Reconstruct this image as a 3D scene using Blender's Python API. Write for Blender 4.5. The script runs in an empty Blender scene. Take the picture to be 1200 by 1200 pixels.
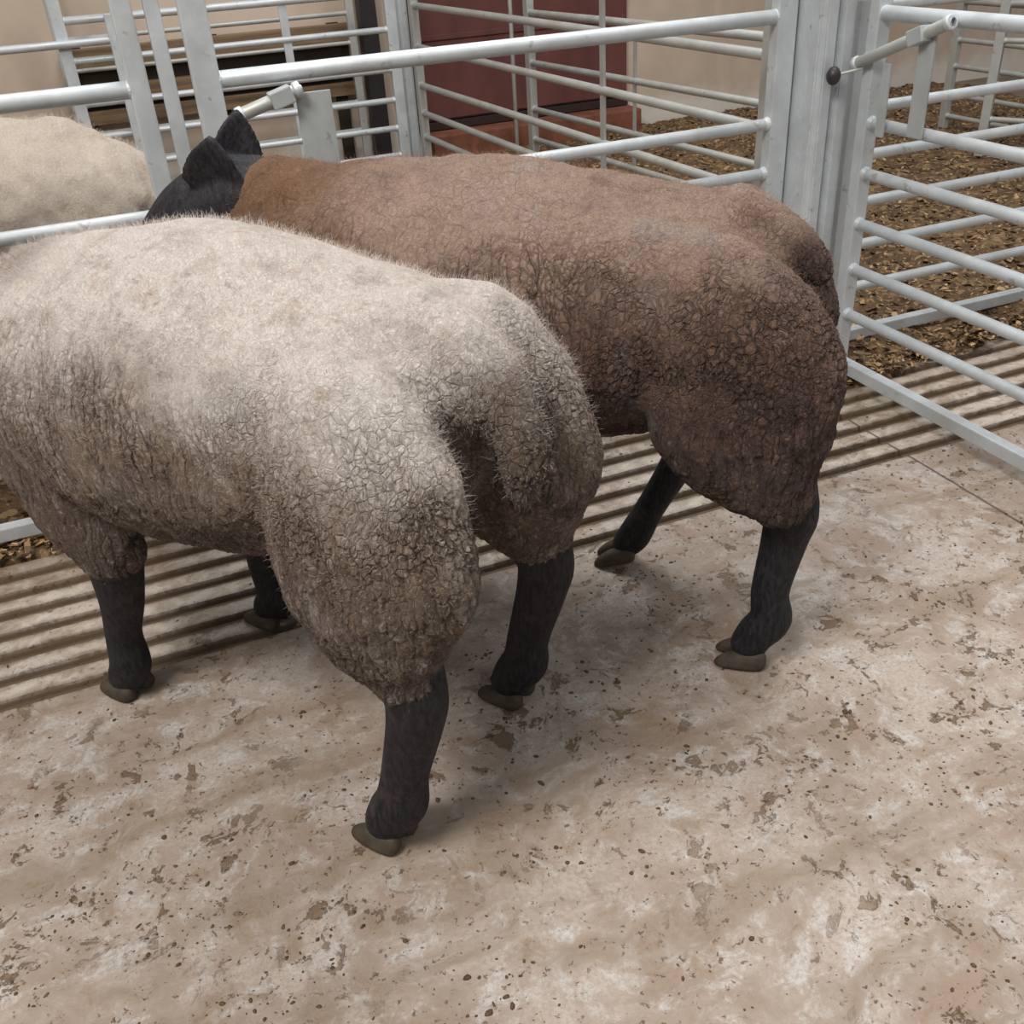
import bpy, bmesh, math, random
import numpy as np
from mathutils import Vector, Matrix, noise as mn
random.seed(7); np.random.seed(7)
C = bpy.context.scene.collection
SC = bpy.context.scene
PI = math.pi

# ------------------------------------------------------------------ helpers
def link(o, parent=None):
    C.objects.link(o)
    if parent: o.parent = parent
    return o
def empty(name, loc=(0,0,0), rz=0):
    o = bpy.data.objects.new(name, None); link(o)
    o.location = loc; o.rotation_euler = (0,0,rz); o.empty_display_size = .1
    return o
def tag(o, label=None, cat=None, group=None, kind=None):
    group=group or {'hurdle':'galvanised hurdles of the pens','sheep':'sheep in the pens'}.get(cat)
    if label: o['label'] = label
    if cat: o['category'] = cat
    if group: o['group'] = group
    if kind: o['kind'] = kind
    return o
def from_bm(name, bm, mat, parent=None, smooth=True):
    me = bpy.data.meshes.new(name); bm.to_mesh(me); bm.free()
    if smooth:
        for p in me.polygons: p.use_smooth = True
    if mat: me.materials.append(mat)
    return link(bpy.data.objects.new(name, me), parent)
def box(bm, c, s, rot=None, bevel=.003):
    r = bmesh.ops.create_cube(bm, size=1)
    vs = r['verts']
    bmesh.ops.scale(bm, vec=s, verts=vs)
    if bevel:
        es = list({e for v in vs for e in v.link_edges})
        rr = bmesh.ops.bevel(bm, geom=es, offset=bevel, segments=2, affect='EDGES', profile=.6)
        vs = list({v for f in rr['faces'] for v in f.verts} | {v for v in vs if v.is_valid})
    if rot is not None: bmesh.ops.transform(bm, matrix=rot, verts=vs)
    bmesh.ops.translate(bm, vec=c, verts=vs)
    return vs
def tube(bm, a, b, r, n=16, r2=None, hole=0):
    a = Vector(a); b = Vector(b); d = b-a
    q = d.to_track_quat('Z','Y').to_matrix().to_4x4()
    M = Matrix.Translation(a) @ q
    prof = [(0,0)] if not hole else [(hole*.98, .02),(hole,0)]
    prof += [(r*.93,0),(r,.002),(r if r2 is None else r2, d.length-.002),((r if r2 is None else r2)*.93, d.length)]
    prof += [(0,d.length)] if not hole else [(hole,d.length),(hole*.98,d.length-.02)]
    rings = []
    for (rr,z) in prof:
        if rr == 0: rings.append([bm.verts.new(M@Vector((0,0,z)))])
        else: rings.append([bm.verts.new(M@Vector((rr*math.cos(2*PI*k/n), rr*math.sin(2*PI*k/n), z))) for k in range(n)])
    for i in range(len(rings)-1):
        A,B = rings[i],rings[i+1]
        for k in range(n):
            k2=(k+1)%n
            if len(A)==1: bm.faces.new((A[0],B[k2],B[k]))
            elif len(B)==1: bm.faces.new((A[k],A[k2],B[0]))
            else: bm.faces.new((A[k],A[k2],B[k2],B[k]))
def loft(bm, stations, n=24, side=(0,1,0)):
    """stations: (point, half width along side, half depth) ; ends are rounded."""
    P = [Vector(s[0]) for s in stations]; S = Vector(side)
    # catmull resample
    Q = []
    m = len(P)
    for i in range(m-1):
        p0,p1,p2,p3 = P[max(i-1,0)],P[i],P[i+1],P[min(i+2,m-1)]
        r0,r1,r2,r3 = [Vector(stations[k][1:3]) for k in (max(i-1,0),i,i+1,min(i+2,m-1))]
        for k in range(4):
            t=k/4
            cm=lambda a,b,c,d: .5*((2*b)+(-a+c)*t+(2*a-5*b+4*c-d)*t*t+(-a+3*b-3*c+d)*t**3)
            Q.append((cm(p0,p1,p2,p3), cm(r0,r1,r2,r3)))
    Q.append((P[-1], Vector(stations[-1][1:3])))
    sec=[]
    for i,(p,r) in enumerate(Q):
        T=(Q[min(i+1,len(Q)-1)][0]-Q[max(i-1,0)][0]).normalized()
        if i==0:
            for a in (80,60,40,20):
                a=math.radians(a); sec.append((p-T*math.sin(a)*min(r), r*math.cos(a), T))
        sec.append((p,r,T))
        if i==len(Q)-1:
            for a in (20,40,60,80):
                a=math.radians(a); sec.append((p+T*math.sin(a)*min(r), r*math.cos(a), T))
    rings=[]
    for p,r,T in sec:
        s=(S-T*S.dot(T)).normalized(); nn=s.cross(T)
        rings.append([bm.verts.new(p+s*r[0]*math.cos(2*PI*k/n)+nn*r[1]*math.sin(2*PI*k/n)) for k in range(n)])
    fs=[]
    for i in range(len(rings)-1):
        for k in range(n):
            fs.append(bm.faces.new((rings[i][k],rings[i][(k+1)%n],rings[i+1][(k+1)%n],rings[i+1][k])))
    fs.append(bm.faces.new(rings[0][::-1])); fs.append(bm.faces.new(rings[-1]))
    bmesh.ops.recalc_face_normals(bm, faces=fs)
def fuse(name, bm, voxel, smooth_it, mat, parent, subdiv=0, smooth_f=.5):
    me=bpy.data.meshes.new(name+'_src'); bm.to_mesh(me); bm.free()
    o=bpy.data.objects.new(name+'_src',me); C.objects.link(o)
    m=o.modifiers.new('r','REMESH'); m.mode='VOXEL'; m.voxel_size=voxel; m.use_smooth_shade=True
    if smooth_it:
        m=o.modifiers.new('s','SMOOTH'); m.factor=smooth_f; m.iterations=smooth_it
    if subdiv:
        m=o.modifiers.new('u','SUBSURF'); m.levels=subdiv; m.render_levels=subdiv
    dg=bpy.context.evaluated_depsgraph_get()
    me2=bpy.data.meshes.new_from_object(o.evaluated_get(dg)); me2.name=name
    bpy.data.objects.remove(o); bpy.data.meshes.remove(me)
    me2.materials.clear(); me2.materials.append(mat)
    for p in me2.polygons: p.use_smooth=True
    return link(bpy.data.objects.new(name,me2),parent)

# ------------------------------------------------------------------ node helper
class N:
    def __init__(s, name):
        s.m=bpy.data.materials.new(name); s.m.use_nodes=True; s.t=s.m.node_tree; s.t.nodes.clear()
        s.out=s.t.nodes.new('ShaderNodeOutputMaterial'); s.b=s.t.nodes.new('ShaderNodeBsdfPrincipled')
        s.t.links.new(s.b.outputs[0], s.out.inputs['Surface'])
        s.tc=s.t.nodes.new('ShaderNodeTexCoord'); s.obj=s.tc.outputs['Object']
    def put(s, sock, v):
        if hasattr(v,'is_output') or isinstance(v,bpy.types.NodeSocket): s.t.links.new(v,sock)
        elif isinstance(v,(tuple,list)) and len(v)==3 and sock.type=='RGBA': sock.default_value=(*v,1)
        else: sock.default_value=v
    def set(s, **k):
        for n,v in k.items(): s.put(s.b.inputs[n.replace('_',' ')],v)
    def math(s, op, a, b=0., c=None, clamp=False):
        n=s.t.nodes.new('ShaderNodeMath'); n.operation=op; n.use_clamp=clamp
        s.put(n.inputs[0],a); s.put(n.inputs[1],b)
        if c is not None: s.put(n.inputs[2],c)
        return n.outputs[0]
    def vmath(s, op, a, b=(0,0,0), sc=None):
        n=s.t.nodes.new('ShaderNodeVectorMath'); n.operation=op
        s.put(n.inputs[0],a); s.put(n.inputs[1],b)
        if sc is not None: s.put(n.inputs['Scale'],sc)
        return n.outputs[0]
    def noise(s, vec, scale, detail=4, rough=.55, dist=0., color=False):
        n=s.t.nodes.new('ShaderNodeTexNoise'); s.put(n.inputs['Vector'],vec)
        n.inputs['Scale'].default_value=scale; n.inputs['Detail'].default_value=detail
        n.inputs['Roughness'].default_value=rough; n.inputs['Distortion'].default_value=dist
        return n.outputs['Color' if color else 'Fac']
    def voro(s, vec, scale, feature='F1', rand=1., out='Distance'):
        n=s.t.nodes.new('ShaderNodeTexVoronoi'); n.feature=feature; s.put(n.inputs['Vector'],vec)
        n.inputs['Scale'].default_value=scale; n.inputs['Randomness'].default_value=rand
        return n.outputs[out]
    def ramp(s, v, stops, interp='LINEAR'):
        n=s.t.nodes.new('ShaderNodeValToRGB'); s.put(n.inputs[0],v); cr=n.color_ramp; cr.interpolation=interp
        while len(cr.elements)<len(stops): cr.elements.new(.5)
        for e,(p,c) in zip(cr.elements,stops):
            e.position=p; e.color=(*c,1) if isinstance(c,(tuple,list)) else (c,c,c,1)
        return n.outputs[0]
    def smooth(s, v, lo, hi, a=0., b=1.):
        n=s.t.nodes.new('ShaderNodeMapRange'); n.interpolation_type='SMOOTHSTEP'; s.put(n.inputs[0],v)
        for i,x in zip((1,2,3,4),(lo,hi,a,b)): s.put(n.inputs[i],x)
        return n.outputs[0]
    def mix(s, f, a, b, mode='MIX'):
        n=s.t.nodes.new('ShaderNodeMix'); n.data_type='RGBA'; n.blend_type=mode
        s.put(n.inputs[0],f); s.put(n.inputs[6],a); s.put(n.inputs[7],b); return n.outputs[2]
    def fmix(s, f, a, b):
        n=s.t.nodes.new('ShaderNodeMix'); n.data_type='FLOAT'
        s.put(n.inputs[0],f); s.put(n.inputs[2],a); s.put(n.inputs[3],b); return n.outputs[0]
    def xyz(s, v):
        n=s.t.nodes.new('ShaderNodeSeparateXYZ'); s.put(n.inputs[0],v); return n.outputs
    def bump(s, h, dist, strength=1.):
        n=s.t.nodes.new('ShaderNodeBump'); s.put(n.inputs['Height'],h); n.inputs['Distance'].default_value=dist
        n.inputs['Strength'].default_value=strength; s.t.links.new(n.outputs[0], s.b.inputs['Normal'])
    def disp(s, h, scale, mid=.5):
        n=s.t.nodes.new('ShaderNodeDisplacement'); s.put(n.inputs['Height'],h)
        n.inputs['Scale'].default_value=scale; n.inputs['Midlevel'].default_value=mid
        s.t.links.new(n.outputs[0], s.out.inputs['Displacement']); s.m.displacement_method='BOTH'

# ------------------------------------------------------------------ materials
def mat_galv(name, tint=(.66,.705,.735), dirt=.3):
    n=N(name); a=n.noise(n.obj,9,5,.6); b=n.voro(n.obj,60,'F1',1,'Color'); bs=n.xyz(b)[0]
    c=n.mix(n.smooth(a,.3,.7),tuple(t*.86 for t in tint),tint)
    c=n.mix(n.math('MULTIPLY',bs,.18),c,(.42,.47,.5))
    d=n.noise(n.obj,3.2,6,.65); z=n.noise(n.obj,28,3,.5)
    c=n.mix(n.math('MULTIPLY',n.smooth(d,.52,.72),dirt),c,(.34,.31,.25))
    c=n.mix(n.math('MULTIPLY',n.smooth(z,.66,.74),.5),c,(.25,.23,.2))
    n.set(Base_Color=c,Metallic=.35,Roughness=n.smooth(a,.3,.7,.42,.6)); n.bump(a,.002,.4); return n.m
GALV=mat_galv('galvanised_steel'); GALV_OLD=mat_galv('dull_galvanised_steel',(.50,.51,.48),.6)
GALV_GREEN=mat_galv('greyish_galvanised_plate',(.52,.555,.56),.3)
def simple(name,col,rough=.6,metal=0,var=.15,sc=20,bump=.0):
    n=N(name); a=n.noise(n.obj,sc,5,.6)
    n.set(Base_Color=n.mix(n.smooth(a,.25,.75),tuple(c*(1-var) for c in col),tuple(min(1,c*(1+var)) for c in col)),Roughness=rough,Metallic=metal)
    if bump: n.bump(a,bump)
    return n.m
RUBBER=simple('dark_iron',(.045,.04,.045),.45,.3)
WALLM=None
def mat_wall():
    n=N('beige_rendered_wall'); p=n.xyz(n.obj)
    a=n.noise(n.obj,1.3,6,.6); b=n.noise(n.vmath('MULTIPLY',n.obj,(2.5,2.5,.5)),3,5,.6)
    c=n.mix(n.smooth(a,.3,.7),(.50,.40,.31),(.64,.53,.43))
    c=n.mix(n.math('MULTIPLY',n.smooth(b,.5,.75),.45),c,(.68,.56,.45))
    lo=n.math('ADD',p[2],n.math('MULTIPLY',n.noise(n.obj,5,4),.25))
    c=n.mix(n.smooth(lo,.2,.38,.75,0),c,(.74,.70,.64))
    s=n.noise(n.obj,14,5,.7)
    c=n.mix(n.math('MULTIPLY',n.smooth(s,.66,.76),.4),c,(.33,.25,.19))
    n.set(Base_Color=c,Roughness=.85); n.bump(a,.01,.5); return n.m
def mat_maroon():
    n=N('maroon_boarding'); p=n.xyz(n.obj); a=n.noise(n.vmath('MULTIPLY',n.obj,(1,1,.4)),4,5,.6)
    c=n.mix(n.smooth(a,.3,.7),(.115,.038,.034),(.165,.055,.045)); s=n.noise(n.obj,22,4,.7)
    c=n.mix(n.math('MULTIPLY',n.smooth(s,.66,.72),.5),c,(.3,.14,.09))
    n.set(Base_Color=c,Roughness=.7); n.bump(a,.004); return n.m
def mat_concrete():
    n=N('stained_concrete'); o=n.obj; p=n.xyz(o)
    w=n.vmath('ADD',o,n.vmath('SCALE',n.vmath('SUBTRACT',n.noise(o,3,4,.6,color=True),(.5,.5,.5)),sc=.22))
    a=n.noise(w,4.5,8,.66); b=n.noise(w,15,8,.72); f=n.noise(o,110,5,.75)
    c=n.mix(n.smooth(a,.36,.62),(.30,.225,.175),(.48,.415,.365))
    c=n.mix(n.math('MULTIPLY',n.smooth(b,.49,.64),.68),c,(.60,.585,.57))
    r=n.noise(n.vmath('ADD',w,(7,3,0)),5.5,7,.7)
    c=n.mix(n.math('MULTIPLY',n.smooth(r,.52,.68),.55),c,(.33,.22,.155))
    # trowel direction streaks along the pen
    st=n.noise(n.vmath('MULTIPLY',w,(.55,3.2,1)),2.1,5,.6)
    c=n.mix(n.math('MULTIPLY',n.smooth(st,.49,.64),.7),c,(.24,.175,.12))
    oc=n.noise(n.vmath('ADD',w,(12,3,0)),8,9,.74)
    c=n.mix(n.math('MULTIPLY',n.smooth(oc,.54,.64),.6),c,(.25,.165,.095))
    c=n.mix(n.math('MULTIPLY',n.smooth(f,.42,.62),.6),c,(.33,.265,.205))
    # manure smears
    m=n.noise(n.vmath('ADD',w,(1,9,0)),17,9,.74); m2=n.noise(n.vmath('ADD',o,(4,4,0)),55,6,.72); m3=n.noise(n.vmath('ADD',o,(2,5,0)),2.0,3,.5)
    k=n.math('MULTIPLY',n.smooth(m,.572,.605),n.smooth(m3,.38,.58))
    c=n.mix(n.math('MULTIPLY',k,.82),c,(.15,.088,.040))
    k2=n.math('MULTIPLY',n.smooth(m2,.60,.635),n.smooth(n.noise(n.vmath('ADD',o,(5,1,0)),7,4),.36,.55))
    c=n.mix(n.math('MULTIPLY',k2,.8),c,(.11,.065,.035))
    # dirt lying in the grooves (object is modelled with real grooves, z < 0)
    c=n.mix(n.smooth(p[2],-.010,-.003,.85,0),c,(.10,.070,.042))
    gd=n.math('MULTIPLY',n.math('ABSOLUTE',n.math('SUBTRACT',n.math('FRACT',n.math('ADD',n.math('DIVIDE',n.math('SUBTRACT',p[1],1.885),.0865),.5)),.5)),.0865)
    gd=n.math('SUBTRACT',gd,n.math('MULTIPLY',n.math('SUBTRACT',n.noise(w,11,7,.75),.46),.055))
    gm=n.math('MULTIPLY',n.smooth(gd,.012,.021,1.,0),n.math('MULTIPLY',n.smooth(p[1],1.84,1.86),n.smooth(p[1],2.60,2.5)))
    c=n.mix(n.math('MULTIPLY',gm,.75),c,(.135,.09,.052))
    bar=n.math('MULTIPLY',n.math('MULTIPLY',n.smooth(p[1],1.84,1.88),n.smooth(gd,.02,.032)),n.smooth(b,.35,.6))
    c=n.mix(n.math('MULTIPLY',bar,.7),c,(.66,.585,.49))
    # dirtier near the litter
    dz=n.smooth(n.math('ADD',p[1],n.math('MULTIPLY',n.noise(o,6,5,.7),.5)),2.35,2.85)
    c=n.mix(n.math('MULTIPLY',dz,.8),c,(.14,.09,.05))
    # expansion joint
    jx=n.math('ABSOLUTE',n.math('SUBTRACT',n.math('ADD',p[0],n.math('MULTIPLY',n.noise(o,8,2),.012)),1.90))
    c=n.mix(n.smooth(jx,.001,.005,.85,0),c,(.09,.06,.045))
    sp=n.math('MULTIPLY',n.smooth(b,.5,.8),.2)
    n.set(Base_Color=c,Roughness=n.smooth(a,.3,.7,.62,.40))
    n.b.inputs['Specular IOR Level'].default_value=.35
    h=n.math('ADD',n.math('MULTIPLY',b,.6),n.math('ADD',n.math('MULTIPLY',f,.35),n.math('MULTIPLY',n.math('ADD',k,k2),.35)))
    h=n.math('SUBTRACT',h,n.smooth(jx,.001,.006,1.,0))
    n.bump(h,.006,.8); return n.m
def mat_litter():
    n=N('brown_litter'); o=n.obj
    a=n.noise(o,8,8,.75); b=n.noise(o,38,5,.75); v=n.xyz(n.voro(o,42,'F1',1,'Color'))[0]
    c=n.ramp(a,[(.3,(.06,.032,.015)),(.5,(.18,.10,.045)),(.68,(.36,.23,.105))])
    c=n.mix(n.smooth(v,.72,.9),c,(.42,.28,.14)); c=n.mix(n.smooth(b,.55,.7,.0,.7),c,(.05,.03,.018))
    n.set(Base_Color=c,Roughness=.8); n.bump(n.math('ADD',a,b),.03); return n.m
def mat_chip():
    n=N('straw_and_wood_chips'); v=n.noise(n.obj,9,3,.9); oi=n.voro(n.obj,70,'F1',1,'Color'); r=n.xyz(oi)[0]
    c=n.ramp(r,[(0,(.035,.018,.009)),(.4,(.12,.066,.028)),(.75,(.30,.18,.075)),(1,(.55,.38,.19))])
    n.set(Base_Color=c,Roughness=.7); return n.m
def mat_wood():
    n=N('weathered_brown_boards'); a=n.noise(n.vmath('MULTIPLY',n.obj,(.6,6,9)),3,6,.65)
    n.set(Base_Color=n.ramp(a,[(.3,(.13,.085,.05)),(.55,(.26,.175,.10)),(.75,(.38,.27,.15))]),Roughness=.8); n.bump(a,.004); return n.m
def mat_skin(name='black_leg_hair', base=(.008,.007,.009), hi=(.028,.027,.034)):
    n=N(name); a=n.noise(n.vmath('MULTIPLY',n.obj,(1,1,.35)),120,4,.7); b=n.noise(n.obj,14,4,.6)
    c=n.mix(n.smooth(a,.35,.7),base,hi); c=n.mix(n.math('MULTIPLY',n.smooth(b,.56,.72),.35),c,(.10,.07,.06))
    n.set(Base_Color=c,Roughness=.62); n.b.inputs['Specular IOR Level'].default_value=.3
    n.bump(n.math('ADD',a,b),.004,.8); return n.m
def mat_fleece(name, top, mid, low, crackc, hem, rust=None, rx=(.95,1.15), zk=.12, zr=(.88,1.08), clean=False, zlo=.44, zhi=.93, crack_amt=1., seed=0.):
    n=N(name); o0=n.obj; p=n.xyz(o0); o=n.vmath('ADD',o0,(seed,seed*.7,seed*1.3))
    w1=n.vmath('SUBTRACT',n.noise(o,9,3,.6,color=True),(.5,.5,.5)); w2=n.vmath('SUBTRACT',n.noise(o,40,2,.6,color=True),(.5,.5,.5))
    w=n.vmath('ADD',n.vmath('ADD',o,n.vmath('SCALE',w1,sc=.05)),n.vmath('SCALE',w2,sc=.016))
    wf=n.vmath('ADD',n.vmath('ADD',o,n.vmath('SCALE',w1,sc=.045)),n.vmath('SCALE',w2,sc=.006))
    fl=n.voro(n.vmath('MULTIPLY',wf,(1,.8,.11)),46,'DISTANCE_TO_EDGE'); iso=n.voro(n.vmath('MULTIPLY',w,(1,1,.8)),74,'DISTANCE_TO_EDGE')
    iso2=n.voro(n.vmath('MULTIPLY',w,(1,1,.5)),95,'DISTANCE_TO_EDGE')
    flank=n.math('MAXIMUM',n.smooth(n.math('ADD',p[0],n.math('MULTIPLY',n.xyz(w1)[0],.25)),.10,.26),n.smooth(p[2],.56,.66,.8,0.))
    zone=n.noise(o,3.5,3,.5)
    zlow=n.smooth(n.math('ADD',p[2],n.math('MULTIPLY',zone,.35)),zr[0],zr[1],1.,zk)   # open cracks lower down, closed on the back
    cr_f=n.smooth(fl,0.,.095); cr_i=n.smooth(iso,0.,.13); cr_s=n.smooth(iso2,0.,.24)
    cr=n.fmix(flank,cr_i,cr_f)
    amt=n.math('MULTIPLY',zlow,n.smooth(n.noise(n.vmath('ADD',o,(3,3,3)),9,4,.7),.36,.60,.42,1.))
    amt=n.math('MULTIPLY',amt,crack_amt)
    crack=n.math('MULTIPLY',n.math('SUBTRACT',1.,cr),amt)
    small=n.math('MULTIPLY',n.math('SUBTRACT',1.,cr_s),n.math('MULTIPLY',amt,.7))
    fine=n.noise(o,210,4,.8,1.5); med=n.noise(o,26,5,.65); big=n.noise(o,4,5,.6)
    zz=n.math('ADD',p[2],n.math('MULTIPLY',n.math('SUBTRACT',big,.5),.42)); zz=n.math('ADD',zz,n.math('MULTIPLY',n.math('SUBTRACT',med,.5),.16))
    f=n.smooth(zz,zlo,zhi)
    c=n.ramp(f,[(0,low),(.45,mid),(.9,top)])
    pb=n.noise(n.vmath('ADD',o,(4,7,7)),5.5,6,.7)
    c=n.mix(n.math('MULTIPLY',n.smooth(pb,.50,.66),.1 if clean else .55),c,n.mix(.5,c,low))
    c=n.mix(n.math('MULTIPLY',n.smooth(pb,.48,.34),.1 if clean else .4),c,n.mix(.5,c,top))
    if rust:  # rusty front, dark tail and hem
        c=n.mix(n.math('MULTIPLY',n.smooth(n.math('ADD',p[0],n.math('MULTIPLY',big,.3)),rx[0],rx[1]),.85),c,rust)
    tail=n.math('MULTIPLY',n.smooth(n.math('ABSOLUTE',p[1]),.035,.085,1.,0),n.smooth(n.math('ADD',p[0],n.math('MULTIPLY',med,.06)),-.17,-.08,1.,0))
    tail=n.math('MULTIPLY',tail,n.smooth(p[2],.90,.82,0,1.))
    c=n.mix(n.math('MULTIPLY',tail,0. if clean else .8),c,low)
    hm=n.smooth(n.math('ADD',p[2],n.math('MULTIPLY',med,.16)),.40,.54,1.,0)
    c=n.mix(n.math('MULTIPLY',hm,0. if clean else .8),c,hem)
    pt=n.noise(n.vmath('ADD',o,(8,2,1)),11,5,.7)
    c=n.mix(n.math('MULTIPLY',n.smooth(pt,.52,.70),.4 if not clean else .15),c,tuple(x*.55 for x in mid))
    pt2=n.noise(n.vmath('ADD',o,(1,6,4)),13,4,.7)
    c=n.mix(n.math('MULTIPLY',n.smooth(pt2,.56,.72),.45),c,tuple(min(1,x*1.5) for x in mid))
    c=n.mix(n.math('MULTIPLY',n.smooth(n.noise(n.vmath('ADD',o,(2,9,1)),7,5,.7),.54,.68),0. if clean else .5),c,n.mix(f,(.15,.12,.125),(.42,.36,.34)))
    c=n.mix(n.math('MULTIPLY',n.smooth(n.noise(n.vmath('ADD',o,(9,2,5)),16,5,.7),.58,.70),0. if clean else .45),c,n.mix(f,(.27,.17,.085),(.5,.38,.27)))
    c=n.mix(n.math('MULTIPLY',n.smooth(fine,.62,.42),.45),c,n.mix(.55,c,(.03,.02,.017)))
    sk=n.noise(n.vmath('MULTIPLY',w,(1,1,.26)),34,6,.72); lowz=n.smooth(zz,.95,.62)
    c=n.mix(n.math('MULTIPLY',n.math('MULTIPLY',n.smooth(sk,.50,.64),lowz),.1 if clean else .6),c,n.mix(.55,c,crackc))
    c=n.mix(n.math('MULTIPLY',n.math('MULTIPLY',n.smooth(sk,.47,.34),lowz),.1 if clean else .45),c,n.mix(.5,c,top))
    gr=n.noise(w,70,5,.75); gr2=n.noise(n.vmath('ADD',w,(5,5,5)),120,4,.8)
    gz=n.fmix(n.smooth(zz,.75,1.0),1.,.35)
    c=n.mix(n.math('MULTIPLY',n.math('MULTIPLY',n.smooth(gr,.50,.36),gz),.15 if clean else .6),c,n.mix(.7,c,crackc))
    c=n.mix(n.math('MULTIPLY',n.math('MULTIPLY',n.smooth(gr2,.54,.66),gz),.15 if clean else .38),c,n.mix(.75,c,top))
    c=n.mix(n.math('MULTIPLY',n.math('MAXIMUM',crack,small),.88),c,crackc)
    low_l=n.smooth(p[2],.66,.5)
    n.set(Base_Color=c,Roughness=.95,Sheen_Weight=.08,Sheen_Roughness=.5)
    n.b.inputs['Specular IOR Level'].default_value=.12
    h=n.math('SUBTRACT',n.math('ADD',n.math('MULTIPLY',med,n.fmix(low_l,.6,1.0)),n.math('MULTIPLY',fine,.42)),n.math('ADD',n.math('MULTIPLY',crack,.42),n.math('MULTIPLY',small,.25)))
    n.disp(h,.011,.4); return n.m
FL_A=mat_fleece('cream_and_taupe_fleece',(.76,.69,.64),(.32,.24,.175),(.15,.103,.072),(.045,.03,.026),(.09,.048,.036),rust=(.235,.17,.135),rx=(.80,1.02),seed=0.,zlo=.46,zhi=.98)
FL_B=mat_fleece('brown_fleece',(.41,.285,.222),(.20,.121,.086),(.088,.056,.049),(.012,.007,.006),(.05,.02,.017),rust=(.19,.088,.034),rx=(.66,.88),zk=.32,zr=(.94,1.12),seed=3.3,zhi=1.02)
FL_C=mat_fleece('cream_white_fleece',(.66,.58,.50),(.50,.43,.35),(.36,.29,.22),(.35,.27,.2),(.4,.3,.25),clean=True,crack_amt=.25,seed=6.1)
SKIN=mat_skin(); SKIN_GREY=mat_skin('dark_grey_face_hair',(.028,.024,.028),(.12,.10,.105)); SKIN_W=mat_skin('pale_face_hair',(.35,.28,.23),(.6,.5,.42))
HOOF=simple('dirty_hoof_horn',(.060,.046,.030),.7,0,.4,40,.002); EYEM=simple('dark_eye',(.015,.012,.01),.15)
def mat_fibre(name,c1,c2):
    n=N(name); p=n.xyz(n.obj); f=n.smooth(n.math('ADD',p[2],n.math('MULTIPLY',n.noise(n.obj,5,4),.4)),.65,1.15)
    n.set(Base_Color=n.mix(f,c1,c2),Roughness=.9); return n.m

# ------------------------------------------------------------------ sheep
def claw(bm, base, fwd, side, s):
    # one half of a cloven hoof: a wedge, high behind and pointed in front
    b=Vector(base); f=Vector((math.cos(fwd),math.sin(fwd),0)); l=Vector((-f.y,f.x,0))*side
    prof=[(-.045,.014,.030,.052),(-.02,.021,.034,.056),(.015,.022,.032,.048),(.045,.017,.022,.032),(.064,.006,.008,.014)]
    rings=[]
    for (u,wd,wt,h) in prof:
        c=b+f*u*s+l*(.024*s)
        ring=[]
        for (a,z) in ((-1,0),(-1.02,.45),(-.75,1),(.55,1),(1.0,.5),(1.15,0)):
            ring.append(bm.verts.new(c+l*a*wd*s*(1 if a>0 else 1)+Vector((0,0,z*h*s*.82))))
        rings.append(ring)
    fs=[]
    for i in range(len(rings)-1):
        for k in range(6):
            k2=(k+1)%6; fs.append(bm.faces.new((rings[i][k],rings[i][k2],rings[i+1][k2],rings[i+1][k])))
    fs.append(bm.faces.new(rings[0])); fs.append(bm.faces.new(rings[-1][::-1]))
    bmesh.ops.recalc_face_normals(bm,faces=fs)
def ear(bm, root, tip, w, face):
    r=Vector(root); t=Vector(tip); d=(t-r); F=Vector(face).normalized(); s=d.cross(F).normalized(); F=s.cross(d).normalized()
    st=[(0,.40,.5),(.15,.7,.5),(.35,1,.4),(.55,.95,.34),(.75,.68,.26),(.9,.36,.2),(1,.06,.1)]
    fr=[];n=14
    for (u,ww,th) in st:
        c=r+d*u; ring=[]
        for k in range(n):
            a=2*PI*k/n; x=math.cos(a); y=math.sin(a)
            cup=.38*(x*x)*ww*w      # edges curl forward
            yy=(y*.22*w*(th+.3)*1.5 + cup) - .15*w
            ring.append(bm.verts.new(c+s*x*w*ww+F*yy))
        fr.append(ring)
    fs=[]
    for i in range(len(fr)-1):
        for k in range(n): fs.append(bm.faces.new((fr[i][k],fr[i][(k+1)%n],fr[i+1][(k+1)%n],fr[i+1][k])))
    fs.append(bm.faces.new(fr[0][::-1])); fs.append(bm.faces.new(fr[-1])); bmesh.ops.recalc_face_normals(bm,faces=fs)

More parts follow.
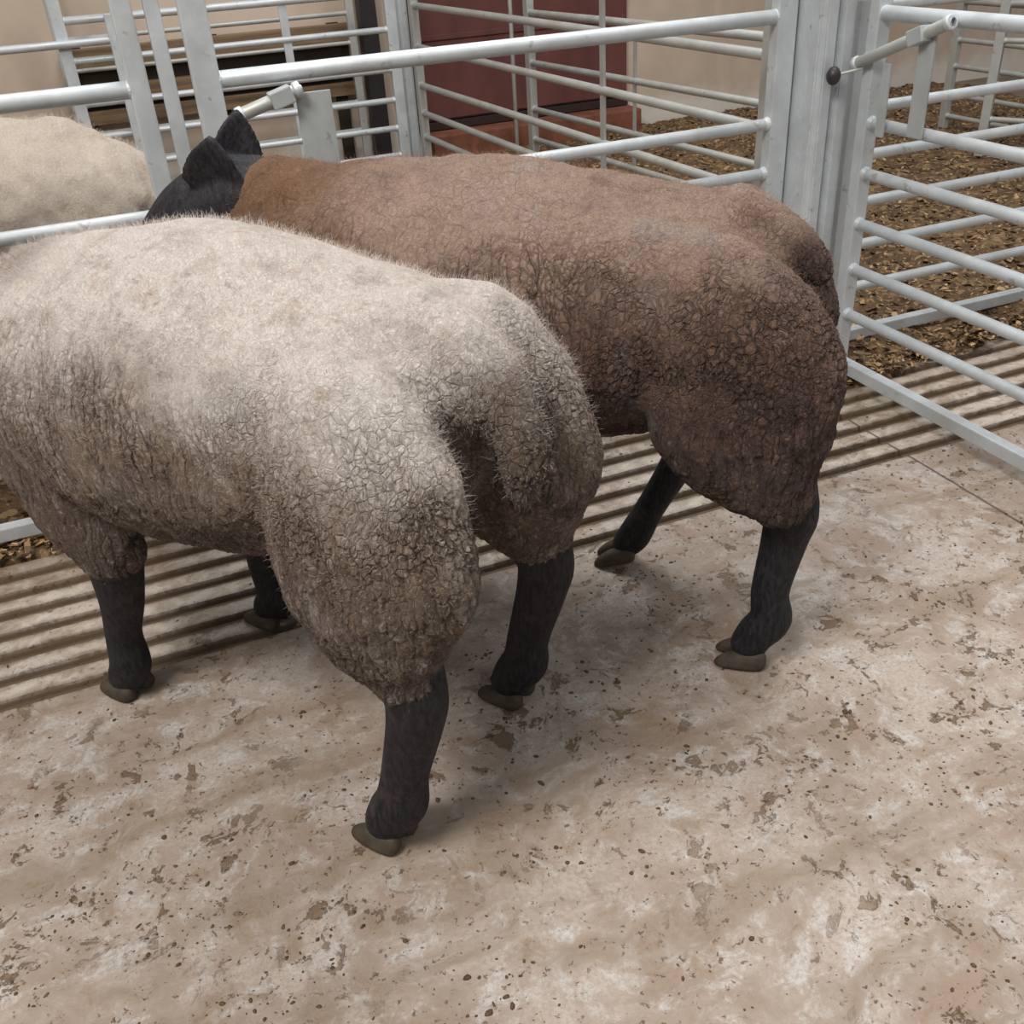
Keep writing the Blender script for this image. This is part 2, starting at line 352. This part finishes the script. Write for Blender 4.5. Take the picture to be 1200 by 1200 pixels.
def sheep(name, org, ang, P, label, group=None):
    root=empty(name,(org[0],org[1],0),math.radians(ang)); tag(root,label,'sheep',group)
    fl,sk=P['fleece'],P['skin']
    # --- body: one continuous mesh, torso core + neck + head + four legs
    bm=bmesh.new()
    loft(bm,[((s[0],0,s[1]),max(.02,s[2]*.78),max(.02,s[3]*.78)) for s in P['torso']])
    loft(bm,[(p,a-.025,b-.025) for p,a,b in P['neck']])
    loft(bm,P['head'],20)
    for e in P['ears']: ear(bm,*e)
    for leg in P['legs']: loft(bm,leg['path'],18)
    body=fuse('body',bm,.0062,4,sk,root,0)
    for leg in P['legs']:
        b=bmesh.new(); hp=Vector(leg['hoof'][0]); 
        for s in (1,-1): claw(b,(0,0,0),leg['hoof'][1],s,1.0)
        if leg.get('pitch'): bmesh.ops.rotate(b,verts=b.verts,cent=(0,0,0),matrix=Matrix.Rotation(leg['pitch'],3,'Y'))
        bmesh.ops.translate(b,vec=hp,verts=b.verts)
        h=from_bm('hoof',b,HOOF,root,True)
        m=h.modifiers.new('b','SUBSURF'); m.levels=2; m.render_levels=2
    for e in P['eyes']:
        b=bmesh.new(); bmesh.ops.create_uvsphere(b,u_segments=20,v_segments=12,radius=.014); bmesh.ops.translate(b,vec=e,verts=b.verts)
        from_bm('eye',b,EYEM,root)
    # --- fleece
    bm=bmesh.new()
    loft(bm,[((s[0],0,s[1]),s[2],s[3]) for s in P['torso']],36)
    loft(bm,P['neck'],28)
    for t in P['thighs']+P['tail']: loft(bm,t,24)
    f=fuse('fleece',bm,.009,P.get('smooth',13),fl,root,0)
    # lumps that real wool has, then refine
    me=f.data; nv=len(me.vertices); co=np.empty(nv*3,'f'); no=np.empty(nv*3,'f')
    me.vertices.foreach_get('co',co); me.vertex_normals.foreach_get('vector',no); co=co.reshape(-1,3); no=no.reshape(-1,3)
    la=P.get('lump',1.)
    d=np.array([mn.noise(Vector(c)*9)*.009*la+mn.noise(Vector(c)*22)*.005*la for c in co],'f')
    co=co+no*d[:,None]; me.vertices.foreach_set('co',co.ravel()); me.update()
    m=f.modifiers.new('sub','SUBSURF'); m.levels=0; m.render_levels=P.get('sub',1)
    # --- fuzz: loose fibre tips standing off the fleece
    cnt=P.get('fibres',0)
    if cnt:
        pick=np.random.choice(nv,cnt); z=co[pick,2]
        keep=np.random.rand(cnt)<np.clip((z-.62)/.3,.08,1); pick=pick[keep]; cnt=len(pick)
        base=co[pick]+np.random.normal(0,.004,(cnt,3)); nn=no[pick]
        L=np.random.uniform(.003,.0075,cnt)*P.get('flen',1.); r1=np.random.normal(0,.7,(cnt,3)); r2=np.random.normal(0,.45,(cnt,3))
        p0=base-nn*.003; p1=base+(nn+r1*.5)*L[:,None]*.5; p2=base+(nn+r1+r2*.4)*L[:,None]
        pts=np.stack([p0,p1,p2],1).reshape(-1).astype('f')
        hc=bpy.data.hair_curves.new('wool_fibres'); hc.add_curves([3]*cnt)
        hc.attributes['position'].data.foreach_set('vector',pts)
        ra=hc.attributes.get('radius') or hc.attributes.new('radius','FLOAT','POINT')
        ra.data.foreach_set('value',np.tile(np.array([.00016,.00013,.00006],'f'),cnt)*P.get('frad',1.))
        hc.materials.append(P['fibre_mat']); o=bpy.data.objects.new('wool_fibres',hc); link(o,root); tag(o,kind='stuff')
    return root

def base_params(dt=0., neck_up=0.):
    """local frame: x forward, y left, z up; hind hooves near x=0"""
    T=[(-.095,.800,.08,.07),(-.065,.785,.16,.120),(.0,.757,.215,.180),(.08,.732,.238,.222),(.16,.716,.242,.248),(.27,.708,.250,.268),(.42,.698,.268,.280),(.62,.680,.268,.264),(.78,.672,.24,.25),(.90,.68,.19,.215),(.97,.69,.14,.17)]
    T=[(x+dt,z,w,h) for x,z,w,h in T]
    thighs=[]
    for s in (1,-1):
        thighs.append([((.04+dt,s*.115,.80),.10,.105),((-.01+dt,s*.160,.765),.105,.135),((-.038+dt,s*.175,.68),.112,.170),((-.05+dt,s*.183,.58),.108,.172),((-.062+dt,s*.190,.50),.090,.142),((-.08+dt,s*.197,.445),.070,.098),((-.092+dt,s*.20,.415),.052,.062)])
    thighs.append([((-.05+dt,0,.80),.155,.085),((.06+dt,0,.815),.215,.115),((.20+dt,0,.81),.22,.14)])
    tail=[[((-.04+dt,0,.885),.055,.05),((-.125+dt,0,.860),.050,.045),((-.180+dt,0,.795),.045,.04),((-.200+dt,0,.715),.042,.038),((-.195+dt,0,.65),.030,.026)]]
    return T,thighs,tail

def hind_leg(x0, hx, hz, s, y=.2, dt=0., hoof=None, thick=1.):
    # x0 hoof x, hx hock x, hz hock height
    k=thick
    path=[((hx+.05,s*y*.93,hz+.16),.06*k,.075*k),((hx,s*y,hz+.02),.046*k,.060*k),((hx+.004,s*y,hz-.05),.040*k,.050*k),(((hx+x0)/2-.008,s*y,hz*.50),.037*k,.042*k),((x0-.045,s*(y+.004),.115),.043*k,.047*k),((x0-.02,s*(y+.005),.075),.043*k,.044*k),((x0-.005,s*(y+.006),.045),.040*k,.042*k)]
    return dict(path=path, hoof=((x0,s*(y+.006),0),0.))
def fore_leg(x0, ex, s, y=.16, thick=1.):
    k=thick
    path=[((ex,s*y*.85,.55),.07*k,.08*k),((ex+.01,s*y,.40),.055*k,.060*k),((ex*.6+x0*.4-.01,s*y,.27),.043*k,.045*k),((ex*.3+x0*.7-.01,s*y,.17),.036*k,.038*k),((x0-.035,s*y,.09),.041*k,.044*k),((x0-.008,s*y,.045),.040*k,.041*k)]
    return dict(path=path, hoof=((x0,s*y,0),0.))
def head_params(p0, pitch, L=.27, w=1.):
    """poll at p0, muzzle L away, pitched down by pitch"""
    d=Vector((math.cos(pitch),0,-math.sin(pitch))); u=Vector((math.sin(pitch),0,math.cos(pitch))); p0=Vector(p0)
    H=[(p0-d*.06,.07*w,.075*w),(p0+d*.02,.085*w,.088*w),(p0+d*.09-u*.012,.078*w,.090*w),(p0+d*.16-u*.022,.060*w,.075*w),(p0+d*.22-u*.03,.048*w,.058*w),(p0+d*(L)-u*.035,.042*w,.046*w)]
    eyes=[tuple(p0+d*.095+u*.028+Vector((0,s*.070*w,0))) for s in (1,-1)]
    ears=[(tuple(p0+d*.0+u*.05+Vector((0,s*.055,0))),tuple(p0-d*.03+u*.165+Vector((0,s*.115,0))),.034,(.8,s*.6,0)) for s in (1,-1)]
    return [(tuple(a),b,c) for a,b,c in H],ears,eyes

# sheep A : the pale one in front
T,th,tl=base_params()
hd,er,ey=head_params((1.20,0,.66),.75)
PA=dict(fleece=FL_A,skin=SKIN,torso=T,thighs=th+[
        [((.71,s*.13,.56),.12,.17),((.665,s*.155,.46),.085,.12),((.63,s*.165,.395),.06,.075)] for s in (1,-1)],
    tail=tl,neck=[((.72,0,.69),.20,.22),((.90,0,.67),.180,.205),((1.04,0,.655),.145,.16),((1.15,0,.645),.11,.12)],head=hd,ears=er,eyes=ey,
    legs=[hind_leg(0.,-.10,.37,1,.195),hind_leg(0.,-.10,.37,-1,.20),fore_leg(.735,.62,1,.16),fore_leg(.63,.60,-1,.165)],
    fibres=110000,fibre_mat=mat_fibre('pale_wool_fibres',(.28,.22,.18),(.66,.59,.54)))
sheep('sheep',(.335,1.32),126,PA,'pale cream and taupe woolly sheep with black legs, nearest, seen from behind')
# sheep B : brown, beyond A
T,th,tl=base_params(-.03)
T=[(x,z+.015,w,h) for x,z,w,h in T]
th=[[((x-(.035 if z<.7 else .0)-.042*min(1,max(0,(.58-z)/.18)),y,z),a,b) for (x,y,z),a,b in t] for t in th]
hd,er,ey=head_params((.935,0,.890),.36,.32,1.16); hd=[((.74,0,.84),.10,.11)]+hd
er=[((.93,.050,.922),(.90,.085,1.045),.062,(-.2,1.,.1)),((.94,-.045,.928),(.92,-.085,1.068),.056,(-.8,.75,0))]
legR=dict(path=[((-.04,-.18,.52),.06,.07),((-.01,-.17,.36),.045,.052),((.03,-.16,.27),.038,.04),((.085,-.155,.16),.034,.035),((.12,-.15,.085),.038,.04),((.14,-.15,.055),.035,.036)],hoof=((.155,-.15,.012),0.),pitch=.25)
T=[(x if x<.2 else .2+(x-.2)*.87,z-.022+.16*max(0,x-.30),w,h) for x,z,w,h in T]
PB=dict(fleece=FL_B,skin=SKIN,torso=T,thighs=th+[
        [((.63,s*.13,.56),.12,.17),((.60,s*.155,.46),.085,.12),((.585,s*.165,.39),.06,.075)] for s in (1,-1)],
    tail=[[((-.09,0,.89),.05,.05),((-.185,0,.840),.040,.038),((-.225,0,.785),.032,.030)]],
    neck=[((.58,0,.76),.20,.215),((.70,0,.82),.155,.165),((.78,0,.865),.12,.125),((.83,0,.885),.10,.11)],head=hd,ears=er,eyes=ey,
    legs=[hind_leg(-.155,-.215,.36,1,.165,thick=.92),legR,fore_leg(.62,.58,1,.16),fore_leg(.66,.58,-1,.16)],
    fibres=70000,fibre_mat=mat_fibre('brown_wool_fibres',(.11,.065,.05),(.30,.20,.15)),flen=.8)
sheep('sheep',(.968,1.558),144,PB,'brown woolly sheep with black legs and dark upright ears beyond the pale sheep')
# sheep C : cream, in the next pen behind the hurdle
T,th,tl=base_params()
hd,er,ey=head_params((1.22,0,.95),.6)
PC=dict(fleece=FL_C,skin=SKIN_W,torso=T,smooth=30,lump=1.8,thighs=th+[[((-.11,0,.72),.19,.17),((.0,0,.71),.235,.225),((.2,0,.70),.26,.255)]]+[[((.70,s*.13,.56),.12,.17),((.655,s*.155,.46),.085,.12)] for s in (1,-1)],
    tail=tl,neck=[((.72,0,.70),.20,.22),((.92,0,.78),.155,.18),((1.08,0,.87),.12,.13),((1.17,0,.92),.10,.105)],head=hd,ears=er,eyes=ey,
    legs=[hind_leg(0.,-.10,.37,1,.16),hind_leg(.02,-.09,.37,-1,.17),fore_leg(.70,.64,1,.15),fore_leg(.66,.64,-1,.15)],
    fibres=70000,fibre_mat=mat_fibre('white_wool_fibres',(.5,.43,.36),(.74,.66,.57)),flen=1.7,frad=1.)
sheep('sheep',(-.145,3.02),176,PC,'cream white woolly sheep standing behind the hurdle at the left edge').scale=(1,1,1.045)

# ------------------------------------------------------------------ hurdles
HG=[1.080,.797,.656,.509,.369,.224]
def hurdle(name, p0, p1, rails, label, cat='hurdle', group=None, r=.0165, bottom=.055, stile_h=1.15, stile=(.04,.06), braces=(), mat=GALV, z0=0., stile_ends=(True,True), foot=True, brace_w=.03):
    p0=Vector((*p0,0)); p1=Vector((*p1,0)); L=(p1-p0).length; az=math.atan2(p1.y-p0.y,p1.x-p0.x)
    root=empty(name,tuple(p0),az); tag(root,label,cat,group)
    for h in rails:
        bm=bmesh.new(); tube(bm,(.02,0,h),(L-.02,0,h),r if h!=max(rails) else r*1.18,18); from_bm('rail',bm,mat,root)
    if bottom is not None:
        bm=bmesh.new(); box(bm,(L/2,0,bottom),(L-.03,.036,.04),bevel=.004); from_bm('bottom_rail',bm,mat,root,False)
    for i,x in enumerate((0,L)):
        if not stile_ends[i]: continue
        bm=bmesh.new(); box(bm,(x,0,(stile_h+z0)/2+.01),(stile[1],stile[0],stile_h-z0-.02),bevel=.004)
        for h in rails: 
            sx=1 if i==0 else -1
            tube(bm,(x+sx*(stile[1]/2-.004),0,h),(x+sx*(stile[1]/2+.012),0,h),r*1.30,16,r*1.05)   # weld collars
        from_bm('stile',bm,mat,root,False)
    for b in braces:
        bm=bmesh.new(); box(bm,(b,-.0,(max(rails)+.03)/2),(brace_w,.012,max(rails)-.03),bevel=.002)
        o=from_bm('brace',bm,mat,root,False)
    return root
# front fence, right hurdle (A), from the left posts to the corner post
hA=hurdle('hurdle',(.262,2.554),(1.855,2.554),HG,'galvanised steel hurdle behind the brown sheep, ending at the corner post',stile_h=1.62,stile=(.04,.062))
hL=hurdle('hurdle',(-1.60,2.554),(.112,2.554),HG,'galvanised steel hurdle in front of the cream white sheep',stile_h=1.62,stile=(.04,.045))
hF=hurdle('hurdle',(2.15,2.573),(4.1,2.573),HG,'galvanised hurdle running right from the corner post across the litter, behind the gate',stile_h=1.10)
hG=hurdle('gate',(2.059,2.40),(2.059,.2),HG,'galvanised steel gate with a slide latch, right of the corner post, nearest','gate',stile_h=1.12,stile=(.045,.04))
# far hurdles
HB=[1.030,.845,.640,.478,.325,.173]
hB=hurdle('hurdle',(-.05,5.9),(1.66,5.9),HB,'far galvanised hurdle in front of the brown boards, parallel to the nearest fence',stile_h=1.35,braces=(1.12,),stile=(.04,.06),brace_w=.045)
hB2=hurdle('hurdle',(-1.9,5.86),(.20,5.86),[.93,.70,.25],'far galvanised hurdle at the left edge, above the cream white sheep',stile_h=1.05,stile_ends=(True,True))
HC=[1.16,.958,.749,.549,.398,.267]
hC=hurdle('hurdle',(1.78,5.85),(1.93,2.70),HC,'galvanised hurdle running from the far post up to the corner post, dividing two pens',bottom=.12,stile_h=1.35,braces=(2.12,),mat=GALV_OLD,stile=(.045,.05))
hD=hurdle('hurdle',(2.40,5.68),(2.63,3.55),[.875,.62,.37,.20],'short galvanised hurdle in front of the maroon panel, behind the dividing hurdle',bottom=None,stile_h=1.2,mat=GALV_OLD,z0=.0,stile=(.045,.05),braces=(1.05,),brace_w=.018)
hK=hurdle('hurdle',(-.075,6.26),(1.52,6.26),[.92,.764,.60,.44,.28],'thin grey hurdle standing against the brown boards by the far wall',r=.011,stile_h=1.25,mat=GALV_OLD,stile=(.03,.045))
HE=[.75,.54,.393,.23,.104]
hE=hurdle('hurdle',(5.0,5.12),(5.0,4.02),HE,'far galvanised hurdle on the litter at the top right, nearer the wall',bottom=None,stile_h=.80,mat=GALV_OLD,stile=(.04,.05),r=.015)
hE2=hurdle('hurdle',(4.63,4.43),(5.9,2.25),[.80,.62,.40,.22,.07],'far galvanised hurdle on the litter at the right edge, in front of another hurdle',bottom=None,stile_h=1.0,mat=GALV_OLD,stile=(.04,.05),r=.015)
bm=bmesh.new(); tube(bm,(2.50,6.2,0),(2.50,6.2,1.5),.013,12); p=from_bm('fence_post',bm,GALV_OLD); tag(p,'slender grey rod standing in front of the maroon panel','post')
# thin upright between the two left posts
bm=bmesh.new(); box(bm,(.178,2.575,.79),(.034,.03,1.58),bevel=.003); 
for z in (.25,.75): box(bm,(.178,2.575,z),(.05,.04,.02),bevel=.003)
p=from_bm('fence_post',bm,GALV,None,False); tag(p,'thin galvanised upright between the two wide hurdle posts at the left','post')
# corner post : folded steel section with a centre web
def folded_post(x,y,h,w,name,label,rz=0,mat=GALV):
    bm=bmesh.new(); t=.005
    prof=[(-.5,-.35),(-.28,-.35),(-.22,-.5),(.02,-.5),(.06,-.36),(.14,-.36),(.18,-.5),(.42,-.5),(.5,-.40),(.5,.35),(.42,.5),(-.42,.5),(-.5,.42)]
    b=[bm.verts.new((a*w,c*w,0)) for a,c in prof]; u=[bm.verts.new((a*w,c*w,h)) for a,c in prof]
    nn=len(prof); fs=[bm.faces.new((b[k],b[(k+1)%nn],u[(k+1)%nn],u[k])) for k in range(nn)]
    fs.append(bm.faces.new(u)); fs.append(bm.faces.new(b[::-1])); bmesh.ops.recalc_face_normals(bm,faces=fs)
    bmesh.ops.bevel(bm,geom=[e for e in bm.edges if abs(e.verts[0].co.z-e.verts[1].co.z)>.1],offset=.004,segments=2,affect='EDGES')
    root=empty(name,(x,y,0),rz); tag(root,label,'post')
    from_bm('upright',bm,mat,root,False)
    bm=bmesh.new(); box(bm,(0,0,.006),(w*1.25,w*1.25,.012),bevel=.003)
    for sx in (-1,1):
        for sy in (-1,1): tube(bm,(sx*w*.52,sy*w*.52,.01),(sx*w*.52,sy*w*.52,.03),.009,6)
    from_bm('base_plate',bm,mat,root,False)
    return root
folded_post(1.968,2.535,1.75,.145,'corner_post','thick galvanised corner post where the gate and three hurdles meet')
folded_post(1.735,5.96,1.7,.07,'fence_post','far galvanised post where two hurdles meet, left of the maroon panel')
bm=bmesh.new(); box(bm,(1.66,6.42,.9),(.10,.10,1.8),bevel=.004); box(bm,(1.66,6.42,.01),(.16,.14,.02))
tag(from_bm('dark_upright',bm,RUBBER,None,False),'dark upright against the wall behind the far post','post')  # plain dark upright strip beside the far post

# gate latches (parts of their gates; built in world space then moved into the parent's frame)
def into(o,root):
    o.parent=root; o.matrix_parent_inverse=Matrix.LocRotScale(root.location,root.rotation_euler,None).inverted()
def latch(root,a,b,plate,plate2,nrm,ball=None):
    a=Vector(a); b=Vector(b); d=(b-a).normalized(); nrm=Vector(nrm)
    bm=bmesh.new(); tube(bm,a,b,.0155,18,hole=.009); o=from_bm('latch_sleeve',bm,GALV_OLD,None); into(o,root)
    bm=bmesh.new(); tube(bm,a-d*.004+Vector((0,0,0)),a+(b-a)*.0-d*.0+d*.012,.0195,16,hole=.009)
    o=from_bm('latch_collar',bm,GALV,None); into(o,root)
    bm=bmesh.new(); tube(bm,b-d*.012,b+d*.004,.0195,16,hole=.009); o=from_bm('latch_collar',bm,GALV,None); into(o,root)
    c=a+(b-a)*.30
    bm=bmesh.new(); q=d.to_track_quat('X','Z').to_matrix().to_4x4(); box(bm,c+nrm*.004,(.055,.036,.040),q,.004)
    o=from_bm('latch_bracket',bm,GALV_GREEN,None,False); into(o,root)
    for (x,y,z0,z1,wx,wy) in (plate,plate2):
        if z0==z1: continue
        bm=bmesh.new(); box(bm,(x,y,(z0+z1)/2),(wx,wy,z1-z0),bevel=.002); o=from_bm('latch_plate',bm,GALV_GREEN,None,False); into(o,root)
    if ball:
        bp=Vector(ball); bm=bmesh.new(); bmesh.ops.create_uvsphere(bm,u_segments=20,v_segments=14,radius=.02)
        bmesh.ops.scale(bm,vec=(1,1,1.25),verts=bm.verts); bmesh.ops.translate(bm,vec=bp,verts=bm.verts)
        o=from_bm('latch_knob',bm,RUBBER,None); into(o,root)
        bm=bmesh.new(); tube(bm,bp,b-d*.03-Vector((0,0,.02)),.004,8); o=from_bm('latch_pin',bm,GALV_OLD,None); into(o,root)
latch(hG,(2.02,2.095,1.078),(2.02,2.43,.952),(2.035,2.18,.79,1.045,.008,.055),(2.02,2.300,.775,.965,.008,.030),(-1,0,0),(1.948,2.432,.928))
latch(hA,(.465,2.515,1.045),(.315,2.515,1.003),(.50,2.532,.62,1.035,.085,.008),(.30,2.53,1.,1.,.03,.008),(0,-1,0))

# ------------------------------------------------------------------ setting
def grid_mesh(name,xs,ys,zf,mat,smooth=True):
    X,Y=np.meshgrid(xs,ys,indexing='ij'); Zv=zf(X,Y); nx,ny=len(xs),len(ys)
    v=np.stack([X,Y,Zv],-1).reshape(-1,3); i=np.arange(nx*ny).reshape(nx,ny)
    f=np.stack([i[:-1,:-1],i[1:,:-1],i[1:,1:],i[:-1,1:]],-1).reshape(-1,4)
    me=bpy.data.meshes.new(name); me.from_pydata(v.tolist(),[],f.tolist()); me.update()
    if smooth: me.polygons.foreach_set('use_smooth',[True]*len(me.polygons))
    me.materials.append(mat); return link(bpy.data.objects.new(name,me))
pitch=.0865; g0=1.885; half=.0135; slope=.005; depth=.016; NG=8
ys=[-3.,-1,0.,1.,1.5]
for k in range(NG):
    y=g0+k*pitch; ys+= [y-half-slope,y-half,y+half,y+half+slope]
ys+=[2.7,3.5,4.5,6.6]
def zfloor(X,Y):
    Z=np.zeros_like(X)
    for k in range(NG):
        y=g0+k*pitch; Z=np.where(np.abs(Y-y)<=half+1e-6,-depth,Z)
    return Z
fl=grid_mesh('floor',[-6.,-3.,-1,0,1,2,3,5,8.,10.],ys,zfloor,mat_concrete(),False); tag(fl,kind='structure')
bm=bmesh.new(); box(bm,(2,6.62,1.5),(16,.2,3.),bevel=0); w=from_bm('wall_back',bm,mat_wall(),None,False); tag(w,kind='structure')
# maroon door / panel on the wall
bm=bmesh.new(); box(bm,(2.69,6.49,1.22),(1.50,.05,1.96),bevel=.004)
for z in (.72,1.7): box(bm,(2.69,6.462,z),(1.48,.012,.03),bevel=.003)
d1=from_bm('door_1',bm,mat_maroon(),None,False); tag(d1,kind='structure')
bm=bmesh.new(); box(bm,(2.69,6.485,.20),(1.52,.045,.05),bevel=.003); b=from_bm('trim_1',bm,simple('dark_gap_strip',(.03,.015,.013),.7),None,False); tag(b,kind='structure')  # dark strip along the gap below the maroon panel
bm=bmesh.new(); box(bm,(2.72,6.40,.085),(1.5,.20,.17),bevel=.01); b=from_bm('trim_2',bm,simple('red_brown_step',(.20,.07,.04),.8,0,.35,9),None,False); tag(b,kind='structure')
# brown boards on the wall
WD=mat_wood(); DK=simple('dark_board_gap',(.03,.022,.015),.9)
root=empty('board_rack',(.74,6.50,0)); tag(root,'rack of weathered brown boards against the wall behind the far left hurdles','rack')
for (z0,z1,th) in ((.455,.53,.05),(.565,.66,.06),(.74,.855,.05)):
    bm=bmesh.new(); box(bm,(0,-.04,(z0+z1)/2),(1.64,th,z1-z0),bevel=.004); from_bm('board',bm,WD,root,False)
for x in (-.75,0,.72):
    bm=bmesh.new(); box(bm,(x,-.008,.43),(.07,.03,.86),bevel=.003); from_bm('batten',bm,DK,root,False)
bm=bmesh.new(); box(bm,(0,-.012,.60),(1.6,.012,.30),bevel=.002); from_bm('gap_shade_sheet',bm,DK,root,False)  # dark sheet standing in for the shade in the gaps between boards
# litter bed beyond the front fence
def lit_edge(X): return np.where(X<2.02,2.50,2.335)+.03*np.sin(X*5.3)+.02*np.sin(X*13.7+1)
def zl(X,Y):
    Z=np.array([[mn.fractal((x*4,y*4,0),.8,2.,4)*.022+mn.fractal((x*16,y*16,3),.8,2.,3)*.010 for x,y in zip(a,b)] for a,b in zip(X,Y)])
    e=Y-lit_edge(X); return np.where(e<0,-.03,np.clip(e*.18,0,.028)+Z*np.clip(e*8+.2,.2,1))
lit=grid_mesh('litter_bed',np.concatenate([np.linspace(-2.6,6.2,330)]),np.linspace(2.26,6.5,210),zl,mat_litter()); tag(lit,'dark brown litter covering the floor of the pens beyond the nearest fence','litter',kind='stuff')
# loose chips
nc=70000; me=bpy.data.meshes.new('wood_chips')
u=np.random.rand(nc); X=np.random.uniform(-.9,6.,nc); Y=2.3+(np.random.rand(nc)**1.5)*4.2
ok=Y>lit_edge(X)-.02; X=X[ok]; Y=Y[ok]; nc=len(X)
L=.004+np.random.rand(nc)**2.2*.018; W=L*np.random.uniform(.25,.8,nc); A=np.random.uniform(0,2*PI,nc); P1=np.random.normal(0,.35,nc); P2=np.random.normal(0,.35,nc)
Zb=np.array([mn.fractal((x*4,y*4,0),.8,2.,4)*.022 for x,y in zip(X,Y)])+.022+np.random.uniform(-.006,.012,nc)
ca,sa=np.cos(A),np.sin(A); V=[]
for (a,b,z) in ((-1,-.7,0),(-.2,-1,.3),(1,-.5,0),(.9,.8,0),(-.3,1,.25),(-1.1,.4,0)):
    V.append(np.stack([X+ca*L*a-sa*W*b, Y+sa*L*a+ca*W*b, Zb+P1*L*a+P2*W*b+z*L*.4],-1))
V=np.stack(V,1).reshape(-1,3); F=(np.arange(nc)[:,None]*6+np.arange(6)[None]).tolist()
me.from_pydata(V.tolist(),[],F); me.materials.append(mat_chip()); o=link(bpy.data.objects.new('wood_chips',me)); tag(o,'loose straw and wood chips strewn over the brown litter','chips',kind='stuff')
# crumbs of manure on the concrete
def crumbs(name,spots,mat,label,cat):
    bm=bmesh.new()
    for (x,y,r,f) in spots:
        rr=bmesh.ops.create_icosphere(bm,subdivisions=1,radius=r); vs=rr['verts']
        for v in vs: v.co*= 1+random.uniform(-.25,.25)
        bmesh.ops.scale(bm,vec=(random.uniform(.8,1.5),random.uniform(.6,1.1),f),verts=vs)
        bmesh.ops.rotate(bm,verts=vs,cent=(0,0,0),matrix=Matrix.Rotation(random.uniform(0,PI),3,'Z'))
        bmesh.ops.translate(bm,vec=(x,y,r*f*.35),verts=vs)
    o=from_bm(name,bm,mat); tag(o,label,cat,kind='stuff')
sp=[]
cl=[(random.uniform(-1,2.6),random.uniform(.5,1.85)) for _ in range(90)]
for _ in range(3200):
    if random.random()<.55: c=random.choice(cl); x=random.gauss(c[0],.05); y=random.gauss(c[1],.035)
    else: x=random.uniform(-1.2,3.2); y=random.uniform(.3,2.45)
    if y>1.83:
        q=((y-g0)/pitch)%1
        if .2<q<.8 or True:
            if q<.28 or q>.72: continue
    sp.append((x,y,abs(random.gauss(0,.0018))+.0009,random.uniform(.2,.5)))
crumbs('manure_crumbs',sp,simple('dry_manure',(.10,.062,.032),.8,0,.4,60),'small brown manure crumbs scattered on the concrete floor','manure')

# ------------------------------------------------------------------ light
def area(name,loc,size,power,col,target):
    l=bpy.data.lights.new(name,'AREA'); l.energy=power; l.shape='RECTANGLE'; l.size=size[0]; l.size_y=size[1]; l.color=col
    o=link(bpy.data.objects.new(name,l)); o.location=loc; o.rotation_euler=(Vector(target)-Vector(loc)).to_track_quat('-Z','Y').to_euler(); return o
area('barn_and_fill_light',(-1.6,.2,4.2),(1.6,1.2),175,(1,.95,.88),(.6,2.,0))
area('barn_and_fill_light',(2.0,3.0,5.0),(3.,1.5),185,(1,.985,.96),(1.6,2.6,0))
area('barn_and_fill_light',(2.4,-1.5,4.0),(2.,1.5),22,(1,.97,.93),(1.4,1.8,.2))  # added soft fill from the front, not a lamp of the barn
W=bpy.data.worlds.new('barn_air'); SC.world=W; W.use_nodes=True; nt=W.node_tree; bg=nt.nodes['Background']
tc=nt.nodes.new('ShaderNodeTexCoord'); sx=nt.nodes.new('ShaderNodeSeparateXYZ'); nt.links.new(tc.outputs['Generated'],sx.inputs[0])
rp=nt.nodes.new('ShaderNodeValToRGB'); rp.color_ramp.elements[0].color=(.16,.14,.12,1); rp.color_ramp.elements[1].color=(.75,.76,.78,1)
rp.color_ramp.elements[0].position=.0; rp.color_ramp.elements[1].position=.8
nt.links.new(sx.outputs[2],rp.inputs[0]); nt.links.new(rp.outputs[0],bg.inputs[0]); bg.inputs[1].default_value=.75

# ------------------------------------------------------------------ camera
R=((0.9235488882081628,-0.3791380535401281,-0.057548131570618555),(-0.24433449197938045,-0.46611158229980204,-0.8503179692768776),(0.2955640490970516,0.7993712086407527,-0.5231133373157081))
cam=bpy.data.cameras.new('camera'); co=link(bpy.data.objects.new('camera',cam)); SC.camera=co
cam.sensor_width=36; cam.sensor_fit='HORIZONTAL'; cam.lens=1149.77/1200*36; cam.clip_start=.05; cam.clip_end=100
M=Matrix(((R[0][0],-R[1][0],-R[2][0],0),(R[0][1],-R[1][1],-R[2][1],0),(R[0][2],-R[1][2],-R[2][2],1.38),(0,0,0,1)))
co.matrix_world=M
SC.view_settings.view_transform='Standard'; SC.view_settings.look='None'; SC.view_settings.gamma=1; SC.view_settings.exposure=-.13; SC.view_settings.use_curve_mapping=False
